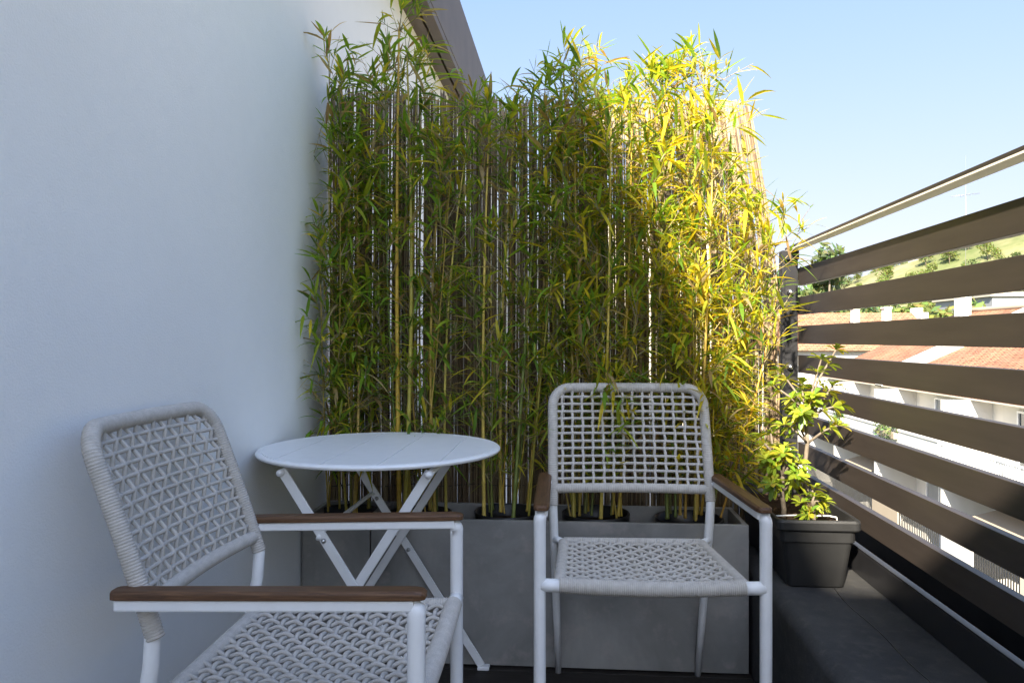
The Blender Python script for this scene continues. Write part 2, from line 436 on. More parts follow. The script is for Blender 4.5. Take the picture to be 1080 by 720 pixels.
# ------------------------------------------------------------------ table
def build_table():
    t = thing('bistro_table', 'round white folding bistro table with crossed legs beside the wall', 'table', (-.558, 2.165, 0))
    R = .346; H = .75; m = MB()
    m.lathe([(0, H - .010), (R - .012, H - .010), (R - .003, H - .0125), (R, H - .010), (R + .001, H - .005), (R - .003, H - .001), (R - .010, H + .0005), (R - .016, H - .003), (0, H - .0035)], 96)
    ed = [-.3625, -.2175, -.0725, .0725, .2175, .3625]; ri = R - .017
    for a, b in zip(ed, ed[1:]):
        a = max(a + .0016, -ri); b = min(b - .0016, ri); n = 14; poly = []
        for i in range(n + 1):
            x = lerp(a, b, i / n); poly.append((x, -sqrt(max(0, ri * ri - x * x))))
        for i in range(n + 1):
            x = lerp(b, a, i / n); poly.append((x, sqrt(max(0, ri * ri - x * x))))
        m.prism(poly, H - .0034, H - .0002)
    m.build('tabletop', M['white'], t, bevel=.0006)
    def bar(x0, y0, z0, x1, y1, z1, w=.025, th=.008):
        b = MB(); P0, P1 = Vector((x0, y0, z0)), Vector((x1, y1, z1)); T = (P1 - P0).normalized(); N = Vector((0, 1, 0)); B = T.cross(N).normalized(); N = B.cross(T)
        vs = []
        for p in (P0, P1):
            for s1, s2 in ((-1, -1), (1, -1), (1, 1), (-1, 1)): vs.append(p + B * s1 * w / 2 + N * s2 * th / 2)
        b.add(vs, [(0, 1, 5, 4), (1, 2, 6, 5), (2, 3, 7, 6), (3, 0, 4, 7), (3, 2, 1, 0), (4, 5, 6, 7)]); return b
    for y in (-.262, .262):
        s = 1 if y < 0 else -1
        b = bar(-.192, y, .722, .262, y, .012); b.build('leg', M['white'], t, bevel=.002, recalc=True)
        b = bar(.192, y + s * .013, .722, -.262, y + s * .013, .012); b.build('leg', M['white'], t, bevel=.002, recalc=True)
        for x, yy, z in ((-.19, y, .718), (.19, y + s * .013, .718), (.0255, y + s * .004, .382), (-.08, y, .545)):
            q = MB(); q.lathe([(0, .008), (.004, .006), (.006, .004), (.0065, 0)], 14); o = q.build('bolt', M['steel'], t); o.rotation_euler = (pi / 2, 0, 0); o.location = (x, yy - .0055, z)
    for x in (-.262, .262):
        for y in (-.262, .262): f = MB(); f.box(x - .012, x + .026, y - .016, y + .016, .001, .012); f.build('foot', M['white'], t, bevel=.003)
    for x in (-.192, .192): f = MB(); f.tube([(x, -.28, .718), (x, .28, .718)], .009, 10); f.build('cross_bar', M['white'], t)
    f = MB(); f.tube([(-.092, -.275, .552), (-.096, -.25, .560), (-.094, .25, .562), (-.090, .277, .556)], .0062, 10); f.build('brace', M['white'], t)
build_table()

# ------------------------------------------------------------------ planters and pots
def open_box(mb, x0, x1, y0, y1, z0, z1, th, inner):
    mb.box(x0, x1, y0, y0 + th, z0, z1); mb.box(x0, x1, y1 - th, y1, z0, z1)
    mb.box(x0, x0 + th, y0 + th, y1 - th, z0, z1 - .001); mb.box(x1 - th, x1, y0 + th, y1 - th, z0, z1 - .001); mb.box(x0 + th, x1 - th, y0 + th, y1 - th, z0, inner)
PY = 2.448
for nm, x0, x1, lab in (('planter_box', WX + .008, -.668, 'narrow dark grey cement planter box in the corner against the white wall'),
                        ('planter_box', -.664, .552, 'long grey cement planter box running behind the two chairs')):
    b = MB(); open_box(b, x0, x1, PY, PY + .262, .004, .474, .016, .247); tag(b.build(nm, M['concrete'], bevel=.0025), lab, 'planter', 'cement planter boxes')
POTS = [(-.785, 'black nursery pot in the corner planter under the table'), (-.53, 'black nursery pot in the planter behind the table legs'),
        (-.225, 'black nursery pot with its rim showing between table and facing chair'), (.075, 'black nursery pot in the planter behind the facing chair seat'), (.385, 'black nursery pot at the planter end near the chair arm')]
PYC = PY + .131
def make_pot():
    r = .112; t = thing('nursery_pot', '', 'pot', group='black nursery pots in the planters'); b = MB()
    b.lathe([(0, 0), (r * .84, 0), (r * .97, .19), (r * 1.0, .19), (r * 1.02, .215), (r * 1.0, .218), (r * .95, .215), (r * .94, .16)], 40)
    b.build('body', M['nursery'], t); s = MB(); s.lathe([(r * .945, .175), (r * .6, .182), (.001, .186)], 24); s.build('soil', M['soil'], t); return t
p0 = make_pot()
for i, (x, lab) in enumerate(POTS):
    p = p0 if i == 0 else copy_tree(p0); p['label'] = lab; p.location = (x, PYC, .2605 if i in (2, 3) else .249)

# ------------------------------------------------------------------ reed screen
def reed_x(s, z):                           # s 0..1 along the screen; the right end leans in at its top
    x = lerp(-.893, .778, s); k = max(0, (z - 1.15) / .80)
    return x - .112 * (s ** 5) * k ** 1.35 + .004 * (1 - s) * k
def reed_y(s, z): return lerp(2.735, 2.958, s) + .012 * sin(s * 9) + .02 * max(0, z - 1.2) * s
def build_reeds():
    t = thing('reed_screen', 'tall screen of dry reeds wired together behind the bamboo', 'screen', (0, 0, 0))
    rnd = random.Random(11); b = MB(); n = 660
    for i in range(n):
        s = (i + rnd.uniform(-.35, .35)) / (n - 1); s = min(1, max(0, s)); r = rnd.uniform(.0025, .0043)
        top = 1.955 + rnd.uniform(-.035, .03) + .02 * sin(s * 7 + 1) - (.02 if s > .9 else 0)
        if rnd.random() < .07: top -= rnd.uniform(.03, .16)
        base = rnd.choice([(.26, .19, .115), (.31, .24, .15), (.20, .145, .09), (.37, .30, .20), (.15, .105, .07), (.38, .30, .18)])
        k = rnd.uniform(.8, 1.15); b.tint = tuple(c * k for c in base)
        dy = rnd.uniform(-.011, .011); dx = rnd.uniform(-.007, .007); lean = rnd.uniform(-.012, .012)
        pts = []; R = []; z = .02; step = rnd.uniform(.14, .22); nodes = []
        z0 = rnd.uniform(0, step)
        zz = [.02] + [z0 + step * q for q in range(1, 16) if z0 + step * q < top - .02] + [top]
        for j, q in enumerate(zz):
            x = reed_x(s, q) + dx * .4 + lean * (q / 2); y = reed_y(s, q) + dy + .003 * sin(q * 3 + i)
            if 0 < j < len(zz) - 1:
                for dz, f in ((-.006, 1.0), (0, 1.28), (.006, 1.0)): pts.append((x, y, q + dz)); R.append(r * f * (1 - .15 * q / 2))
            else: pts.append((x, y, q)); R.append(r * (1 - .15 * q / 2))
        b.tube(pts, R, 6)
    b.build('reeds', M['reed'], t, tint=True)
    w = MB()
    for z in (.25, .52, .79, 1.06, 1.33, 1.60, 1.84):
        for sd in (-1, 1):
            w.tube([(reed_x(i / 120, z), reed_y(i / 120, z) + sd * (.0075 + .003 * (i % 2)), z + .004 * sin(i * .37)) for i in range(121)], .0011, 4)
    w.build('binding_wire', M['wire'], t)
build_reeds()

# ------------------------------------------------------------------ bamboo
GREENS = [(.14, .26, .032), (.18, .31, .034), (.19, .30, .034), (.24, .32, .034), (.09, .17, .028), (.28, .33, .035)]
YELLOWS = [(.48, .42, .04), (.54, .44, .045), (.40, .42, .04)]  # sunlight on the right-hand clumps is put into these bright yellows
STRAWS = [(.34, .25, .13), (.28, .19, .09), (.40, .32, .19)]
def leaf(mb, p, d, up, L, W, tint, droop=.25):
    d = d.normalized(); side = d.cross(up)
    if side.length < 1e-4: side = d.orthogonal()
    side.normalize(); nrm = side.cross(d).normalized(); mb.tint = tint
    st = [(0, .10), (.12, .62), (.32, 1.0), (.60, .86), (.82, .48), (1, .02)]; vs = []
    for t, w in st:
        c = p + d * (L * t) - Vector((0, 0, 1)) * (droop * L * t * t)
        vs.append(c - side * (W * w / 2) + nrm * (W * .16 * w)); vs.append(c); vs.append(c + side * (W * w / 2) + nrm * (W * .16 * w))
    fs = []
    for i in range(len(st) - 1):
        a = i * 3; fs += [(a, a + 1, a + 4, a + 3), (a + 1, a + 2, a + 5, a + 4)]
    mb.add(vs, fs, True)
def pick(rnd, straw=.12, yel=.18):
    q = rnd.random()
    c = rnd.choice(STRAWS) if q < straw else (rnd.choice(YELLOWS) if q < straw + yel else rnd.choice(GREENS))
    k = rnd.uniform(.85, 1.2); return tuple(x * k for x in c)
def spray(mb, tw, rnd, p, d, length, nleaf, straw=.12, yel=.18):
    """a thin branchlet ending in a fan of leaves"""
    pts = [p]; q = Vector(p); dd = d.normalized(); n = 4
    for i in range(n):
        dd = (dd + Vector((rnd.uniform(-.15, .15), rnd.uniform(-.15, .15), rnd.uniform(-.02, .12)))).normalized(); q = q + dd * (length / n); pts.append(q.copy())
    tw.tint = rnd.choice([(.16, .17, .05), (.30, .24, .12), (.34, .27, .15)])
    tw.tube(pts, [.0014, .0012, .0011, .0009, .0006], 4, caps=False)
    for k in range(nleaf):
        t = rnd.uniform(.35, 1.0); i = min(n - 1, int(t * n)); b = pts[i].lerp(pts[i + 1], t * n - i)
        an = rnd.uniform(0, 2 * pi); o = dd.orthogonal().normalized(); o = (Matrix.Rotation(an, 3, dd) @ o)
        ld = (dd * rnd.uniform(.3, 1.0) + o * rnd.uniform(.35, .9) + Vector((0, 0, rnd.uniform(-.35, .2)))).normalized()
        L = rnd.uniform(.040, .118); leaf(mb, b, ld, Vector((0, 0, 1)) + o * .4, L, L * rnd.uniform(.085, .135), pick(rnd, straw, yel), rnd.uniform(.0, .5))
# cane: (base x, base y offset, top x, top z, radius, leafiness, first leaf height)
CL = [
 ('tall green bamboo clump in the corner leaning its thin cane over the white wall', -.785, [
   (-.79, .01, -.855, 2.05, .0046, .9, .62), (-.77, .0, -.81, 1.93, .0045, 1.1, 1.1), (-.75, -.03, -.775, 1.74, .0060, .9, .75), (-.82, .03, -.80, 1.70, .0040, 1.1, .62), (-.72, .04, -.70, 1.62, .0050, .8, .70), (-.845, -.02, -.85, 1.45, .0035, 1.2, .60), (-.765, .05, -.74, 1.66, .0035, .9, .65)]),
 ('bamboo clump with two thick yellow canes reaching the eave beam', -.53, [
   (-.595, -.02, -.590, 2.12, .0088, 1.1, 1.50), (-.575, .03, -.545, 2.00, .0050, 1.2, 1.35), (-.60, .02, -.635, 1.94, .0046, 1.2, 1.3), (-.568, -.05, -.568, 2.04, .0084, 1.0, 1.55), (-.50, .03, -.42, 1.66, .0055, .45, .9), (-.47, -.03, -.44, 1.76, .0062, .4, 1.0), (-.61, .05, -.63, 1.55, .0035, .7, .6), (-.53, .05, -.51, 1.60, .0040, .5, .8), (-.44, .02, -.34, 1.83, .0052, .5, 1.0)]),
 ('bamboo clump of slender yellow canes rising between the table and the facing chair', -.225, [
   (-.30, -.05, -.28, 1.84, .0066, .5, .9), (-.25, .02, -.20, 1.82, .0064, .5, .8), (-.20, -.06, -.10, 1.88, .0064, .6, .8), (-.16, .04, -.05, 1.72, .0050, .6, .7), (-.28, .05, -.33, 1.70, .0040, .5, .8), (-.21, .06, -.23, 1.80, .0045, .5, 1.0), (-.15, -.03, -.02, 1.66, .0042, .6, .7)]),
 ('leafy bamboo clump standing straight behind the facing chair back', .075, [
   (.00, -.04, -.035, 1.99, .0070, 1.3, .75), (.02, -.01, .0, 1.94, .0048, 1.3, 1.1), (.06, .0, .085, 1.86, .0046, 1.3, 1.1), (.04, .03, .02, 1.90, .0060, 1.3, .65), (.09, -.05, .12, 1.74, .0062, 1.2, .6), (.13, .02, .19, 1.80, .0060, 1.2, .6), (.05, .06, .06, 1.72, .0045, 1.2, .65), (.15, -.01, .26, 1.92, .0060, 1.3, .7), (.01, .05, -.08, 1.78, .0042, 1.0, .8)]),
 ('sunlit yellow bamboo clump spreading over the right end of the reed screen', .385, [
   (.31, -.03, .31, 1.95, .0064, 1.4, .60), (.34, .0, .35, 1.94, .0046, 1.3, 1.1), (.37, -.02, .43, 1.92, .0046, 1.2, 1.1), (.36, .03, .40, 2.0, .0055, 1.0, .6), (.40, -.04, .45, 1.74, .0058, 1.4, .58), (.43, .03, .52, 1.60, .0050, 1.5, .55), (.46, -.01, .62, 1.50, .0048, 1.6, .55), (.47, .04, .70, 1.46, .0045, 1.6, .55), (.33, .05, .27, 1.72, .0042, 1.3, .6), (.45, -.04, .60, 1.12, .0040, 1.6, .52), (.49, .0, .68, 1.20, .0038, 1.7, .5)]),
]
def build_bamboo():
    for ci, (lab, px, canes) in enumerate(CL):
        rnd = random.Random(100 + ci); root = thing('bamboo_clump', lab, 'bamboo', (px, PYC, .485), group='bamboo clumps in the planters')
        fol = MB(); tw = MB(); O = Vector((px, PYC, .485))
        extra = []
        for k in range(6):
            bx = px + rnd.uniform(-.09, .09); extra.append((bx, rnd.uniform(-.07, .07), bx + rnd.uniform(-.10, .12), rnd.uniform(1.0, 1.7), rnd.uniform(.0022, .0036), (.6, .5, .5, .9, 1.2)[ci], .55))
        for (bx, dy, tx, tz, r, lf, z1) in canes + extra:
            cm = MB(); bow = rnd.uniform(-.03, .03); bow2 = rnd.uniform(-.02, .02); ty = PYC + dy * .6 + rnd.uniform(-.09, .05)
            def pos(z):
                k = (z - .47) / (tz - .47)
                return Vector((lerp(bx, tx, k * k * .4 + k * .6) + bow * sin(pi * k), lerp(PYC + dy, ty, k) + bow2 * sin(pi * k), z))
            green = rnd.random() < .35
            base = rnd.choice([(.15, .17, .04), (.20, .20, .05)]) if green else rnd.choice([(.52, .36, .055), (.46, .34, .06), (.38, .27, .05), (.55, .41, .09)])
            z = .47; step = rnd.uniform(.09, .13); pts = []; R = []; nodes = []
            while z < tz - .01:
                rr = r * (1 - .62 * (z - .47) / (tz - .47))
                for dz, f in ((-.004, 1), (0, 1.22), (.005, 1)): pts.append(pos(min(tz, z + dz)) - O); R.append(rr * f)
                nodes.append(z); z += step * rnd.uniform(.85, 1.15)
            pts.append(pos(tz) - O); R.append(r * .25); cm.tint = tuple(c * rnd.uniform(.85, 1.1) for c in base)
            cm.tube(pts, R, 8); cm.build('culm', M['culm'], root, tint=True)
            for z in nodes:
                if z < z1: continue
                k = (z - z1) / max(.1, tz - z1)
                nb = 1 + (rnd.random() < .9 * lf) + (rnd.random() < .7 * lf) + (rnd.random() < .5 * lf) + (rnd.random() < .45 * lf) + (rnd.random() < .3 * lf)
                if k < .7 and rnd.random() > .75 + .3 * lf: continue
                nb += 2 * (k > .7 and r > .004)
                for q in range(nb):
                    an = rnd.uniform(0, 2 * pi)
                    d = Vector((cos(an), sin(an) * .75 - .18, rnd.uniform(.35, 1.3)))
                    p = pos(z) - O; ln = rnd.uniform(.05, .19) * (1.05 - .25 * k) + (.04 if k > .7 else 0)
                    if p.y + d.normalized().y * ln > .16: d.y = -abs(d.y) * .6
                    wx = p.x + px + d.normalized().x * ln
                    if wx < WX + .06: d.x = abs(d.x) * .4
                    spray(fol, tw, rnd, p, d, ln, int(rnd.uniform(4, 9.5)), (.20, .18, .16, .10, .08)[ci], (.10, .13, .16, .32, .58)[ci])  # yellow share rises towards the right, painting sunlight into the leaves
            for q in range(3):
                d = Vector((rnd.uniform(-.5, .5), rnd.uniform(-.5, .3), 1)); spray(fol, tw, rnd, pos(tz - .02 * q) - O, d, rnd.uniform(.04, .09), 5, .08)
        for q in range(26 if ci < 3 else 12):
            bx = px + rnd.uniform(-.15, .15); p = Vector((bx, PYC + rnd.uniform(-.05, .09), rnd.uniform(.6, 1.7))) - O; spray(fol, tw, rnd, p, Vector((rnd.uniform(-.6, .6), rnd.uniform(-.4, .1), rnd.uniform(.1, 1))), rnd.uniform(.10, .26), rnd.choice((0, 1, 2, 3)), .75)
        if ci == 0:                          # low sprays reaching left over the plaster
            for z, ln in ((1.10, .16), (1.02, .12), (.94, .14), (.86, .12), (.80, .15), (.72, .12), (.76, .10), (.90, .10), (1.3, .1), (1.22, .1)):
                p = Vector((-.82 + rnd.uniform(-.02, .02), PYC - .03, z)) - O; d = Vector((-.35, -1.0, .25 + rnd.uniform(-.3, .3))); spray(fol, tw, rnd, p, d, ln * 1.15, 6, .08)
        fol.build('foliage', M['leaf'], root, tint=True); tw.build('twigs', M['culm'], root, tint=True)
build_bamboo()

# ------------------------------------------------------------------ trough with shrubs on the ledge
def build_trough():
    t = thing('trough_pot', 'dark grey plastic trough pot with a thick rim standing on the ledge', 'pot', (.704, 2.268, .3415))
    L = .52; H = .200; b = MB()
    # tapered body as stacked rounded rectangles (x half width, y0, y1, z)
    def ring(hx, y0, y1, z, r=.018, n=4):
        pts = []
        for cx, cy, a0 in ((hx - r, y0 + r, -pi / 2), (hx - r, y1 - r, 0), (-hx + r, y1 - r, pi / 2), (-hx + r, y0 + r, pi)):
            for i in range(n + 1): a = a0 + pi / 2 * i / n; pts.append((cx + r * cos(a), cy + r * sin(a), z))
        return pts
    rows = [(.079, .0, L, 0), (.081, -.002, L + .002, .004), (.098, -.014, L + .014, .128), (.0985, -.015, L + .015, .132), (.106, -.018, L + .018, .134), (.107, -.019, L + .019, .166), (.1165, -.026, L + .026, .1675), (.1190, -.029, L + .029, .172), (.1195, -.029, L + .029, .192), (.1170, -.027, L + .027, .199), (.112, -.022, L + .022, .200), (.1065, -.017, L + .017, .199), (.100, -.012, L + .012, .150)]
    vs = []; n = 20
    for r in rows: vs += ring(*r)
    fs = [(i * n + k, i * n + (k + 1) % n, (i + 1) * n + (k + 1) % n, (i + 1) * n + k) for i in range(len(rows) - 1) for k in range(n)] + [tuple(reversed(range(n)))]
    b.add(vs, fs, False); b.build('body', M['pot'], t, bevel=.0015)
    s = MB(); nx, ny = 16, 40; vs = []; rnd = random.Random(2)
    for j in range(ny + 1):
        for i in range(nx + 1): vs.append((lerp(-.099, .099, i / nx), lerp(-.010, L + .010, j / ny), .158 + rnd.uniform(0, .010)))
    s.add(vs, [(j * (nx + 1) + i, j * (nx + 1) + i + 1, (j + 1) * (nx + 1) + i + 1, (j + 1) * (nx + 1) + i) for j in range(ny) for i in range(nx)], True); s.build('soil', M['soil'], t)
build_trough()
def whorl(mb, rnd, p, d, n, L, tints):
    d = d.normalized(); o = d.orthogonal().normalized()
    for k in range(n):
        an = 2 * pi * k * .382 + rnd.uniform(-.3, .3); q = Matrix.Rotation(an, 3, d) @ o; el = rnd.uniform(.15, .9)
        ld = (d * el + q).normalized(); l = L * rnd.uniform(.65, 1.1); mb.tint = tuple(c * rnd.uniform(.85, 1.2) for c in rnd.choice(tints))
        side = ld.cross(d)
        if side.length < 1e-4: continue
        side.normalize(); nr = side.cross(ld).normalized(); W = l * .34; vs = []
        st = [(0, .12), (.2, .3), (.45, .72), (.7, 1.0), (.88, .78), (1, .12)]
        for t, w in st:
            c = p + ld * l * t - Vector((0, 0, 1)) * (.28 * l * t * t)
            vs += [c - side * W * w / 2 + nr * W * .14 * w, c, c + side * W * w / 2 + nr * W * .14 * w]
        mb.add(vs, [f for i in range(5) for f in ((i * 3, i * 3 + 1, i * 3 + 4, i * 3 + 3), (i * 3 + 1, i * 3 + 2, i * 3 + 5, i * 3 + 4))], True)
SH = [(.24, .30, .030), (.30, .35, .035), (.18, .25, .028), (.38, .38, .04), (.13, .19, .025)]
def shrub(label, loc, stem, branches, nl, L, seed):
    rnd = random.Random(seed); t = thing('potted_shrub', label, 'shrub', loc, group='shrubs in the trough pot')
    s = MB(); f = MB(); P = [Vector(p) for p in stem]
    n = len(P); s.tube(P, [lerp(.0085, .0055, i / (n - 1)) for i in range(n)], 9)
    for (k, tip) in branches:
        a = P[k]; T = Vector(tip); mid = a.lerp(T, .5) + Vector((rnd.uniform(-.012, .012), rnd.uniform(-.012, .012), .012)); s.tube([a, mid, T], [.0045, .0035, .0025], 6)
        whorl(f, rnd, T, T - mid + Vector((0, 0, .05)), nl, L, SH)
        whorl(f, rnd, a.lerp(T, .75) + Vector((0, 0, .008)), T - mid, nl // 2 + 2, L * .9, SH); whorl(f, rnd, a.lerp(T, .45) + Vector((0, 0, .01)), T - mid, nl // 2, L * .8, SH)
    s.build('stem', M['bark'], t); f.build('foliage', M['shrubleaf'], t, tint=True)
shrub('taller potted shrub with a bare pale stem and glossy leaves against the railing', (.722, 2.43, .497), [(0, 0, 0), (.002, .0, .08), (-.002, .01, .16), (.004, .0, .24), (.0, .0, .31)],
      [(4, (.015, -.03, .39)), (4, (.08, .0, .42)), (4, (-.05, -.02, .38)), (4, (.0, .05, .42)), (3, (.085, -.03, .30)), (3, (-.075, -.03, .30)), (4, (.055, .03, .50)), (4, (.10, .03, .53)), (3, (-.02, .07, .33)),
       (4, (-.10, .0, .42)), (4, (-.03, -.06, .34)), (4, (.04, .06, .36)), (4, (.10, -.01, .36)), (4, (-.06, .06, .46))], 14, .050, 5)
shrub('shorter bushy shrub in the trough pot nearest the planter', (.632, 2.36, .497), [(0, 0, 0), (.004, .0, .05), (-.002, .0, .10), (.0, .0, .15)],
      [(3, (.0, -.01, .22)), (3, (.05, -.02, .19)), (3, (-.05, .0, .20)), (3, (.02, .05, .23)), (2, (.055, .01, .13)), (2, (-.04, -.03, .13)), (3, (-.03, .05, .17)), (3, (.03, -.05, .16)), (2, (.03, .05, .11)), (3, (-.06, .04, .26)), (3, (-.02, .08, .30))], 14, .048, 6)
shrub('small yellow-green seedling at the front rim of the trough pot', (.708, 2.315, .497), [(0, 0, 0), (.002, 0, .02), (.0, 0, .045), (0, 0, .06)],
      [(3, (.0, -.01, .10)), (3, (.03, .0, .085)), (3, (-.035, .0, .075)), (2, (.02, .02, .06)), (2, (-.02, -.02, .05)), (3, (.01, .02, .12))], 9, .045, 7)
b = MB(); b.tube([(.60, 2.33, .532), (.66, 2.335, .534), (.76, 2.34, .533), (.785, 2.345, .528), (.79, 2.35, .505)], .0024, 8)
tag(b.build('irrigation_tube', M['straw']), 'thin white drip tube lying across the trough pot', 'tube')
b = MB(); b.tube([(-.80, 2.70, .43), (-.82, 2.66, .52), (-.845, 2.62, .60), (-.835, 2.60, .655), (-.80, 2.61, .66), (-.785, 2.63, .645), (-.76, 2.70, .652)], .0018, 6)
tag(b.build('loose_cable', M['cable']), 'thin black cable looping by the wall under the table edge', 'cable')

# ------------------------------------------------------------------ land, street and town beyond
STREET = -12.0
def hz(x, y):
    D = sqrt(x * x + y * y); be = math.degrees(math.atan2(x, y))
    k = min(1, max(0, (D - 95) / 190)); k = k * k * (3 - 2 * k)
    amp = 14 + 36 * min(1, max(0, (be - 8) / 24)); amp = amp if be > -40 else 12
    return STREET + k * (amp + 2.2 * sin(x * .05) * cos(y * .043) + 1.2 * sin(x * .13 + y * .09))
def build_land():
    g = MB(); rr = [2, 30, 60, 90] + [95 + i * 10 for i in range(1, 30)] + [420, 520, 700, 1000, 1600, 2600]; na = 150; vs = []
    for r in rr:
        for k in range(na): a = 2 * pi * k / na; x, y = r * sin(a), r * cos(a); vs.append((x, y, hz(x, y) - .01))
    g.add(vs, [(i * na + k, i * na + (k + 1) % na, (i + 1) * na + (k + 1) % na, (i + 1) * na + k) for i in range(len(rr) - 1) for k in range(na)], True)
    tag(g.build('hillside', M['hill'], recalc=True), kind='structure')
    r = MB(); r.box(2.6, 10.5, -20, 90, STREET, STREET + .02); tag(r.build('road', M['asphalt']), kind='structure')
build_land()

def tree_mesh(seed, H, R, n, tints, trunk=.3):
    rnd = random.Random(seed); tk = MB(); f = MB()
    tk.tube([(0, 0, 0), (rnd.uniform(-.1, .1), rnd.uniform(-.1, .1), H * .3), (rnd.uniform(-.2, .2), rnd.uniform(-.2, .2), H * .75)], [H * .022, H * .017, H * .006], 7)
    cl = []
    for k in range(16):
        a = rnd.uniform(0, 2 * pi); q = rnd.random() ** .6; z = H * rnd.uniform(trunk + .08, .95); w = R * (1 - ((z / H - .58) / .46) ** 2) ** .5 if abs(z / H - .58) < .46 else .1 * R
        c = Vector((cos(a) * w * q, sin(a) * w * q, z)); cl.append((c, R * rnd.uniform(.28, .5)))
        tk.tube([(0, 0, H * rnd.uniform(.25, .5)), c * .6 + Vector((0, 0, H * .2)), c], [H * .008, H * .005, H * .002], 5)
    for k in range(n):
        c, r = rnd.choice(cl); d = Vector((rnd.gauss(0, 1), rnd.gauss(0, 1), rnd.gauss(0, .8))); d = d.normalized() * r * rnd.uniform(.35, 1.08); p = c + d
        s = R * rnd.uniform(.075, .14); u = Vector((rnd.gauss(0, 1), rnd.gauss(0, 1), rnd.gauss(0, 1))).normalized(); v = u.orthogonal().normalized()
        f.tint = tuple(x * rnd.uniform(.75, 1.25) for x in rnd.choice(tints))
        f.add([p - u * s, p + v * s * .5, p + u * s, p - v * s * .5], [(0, 1, 2, 3)])
    return tk, f
TG = [(.08, .12, .04), (.105, .145, .045), (.13, .165, .05), (.065, .095, .035)]
TY = [(.12, .15, .03), (.15, .17, .035), (.09, .13, .028)]
def tree(label, loc, seed, H, R, n, tints, group='trees beyond the railing', name='tree'):
    t = thing(name, label, 'tree', loc, group=group); tk, f = tree_mesh(seed, H, R, n, tints)
    tk.build('trunk', M['bark'], t); f.build('crown', M['farleaf'], t, tint=True); return t
tree('big round dark tree just right of the railing post above the far roof', (22.6, 70, STREET), 1, 21.8, 4.0, 3400, TG)
tree('tall bushy tree half hidden behind the railing post', (20.3, 74, STREET), 2, 20.5, 3.0, 1800, TG)
tree('bright green broad tree left of the white chimney on the tiled roof', (35.0, 76, STREET), 3, 16.2, 4.6, 2600, TY)
tree('yellow-green tree between the crenellated gable and the tiled roof', (29.5, 78, STREET), 4, 15.6, 4.4, 2400, TY)
tree('green tree behind the hipped red roof near the railing post', (23.5, 84, STREET), 5, 17.0, 4.0, 2200, TY)
HT = [tree('', (0, 0, 0), 20 + i, 6.5, 2.9, 700, TG if i % 2 else TY, 'trees scattered on the hillside') for i in range(3)]
def hill_trees():
    rnd = random.Random(8); k = 0
    for i in range(285):
        be = rnd.uniform(13, 35); D = rnd.uniform(125, 292); x, y = D * sin(radians(be)), D * cos(radians(be))
        s = HT[k % 3]; o = s if k < 3 else copy_tree(s); k += 1
        o.location = (x, y, hz(x, y) - .4); o.scale = (1, 1, 1); q = rnd.uniform(.35, .85); o.scale = (q * rnd.uniform(.9, 1.3), q * rnd.uniform(.9, 1.3), q); o.rotation_euler = (0, 0, rnd.uniform(0, 6))
        o['label'] = 'small tree or bush growing on the far hillside'
hill_trees()

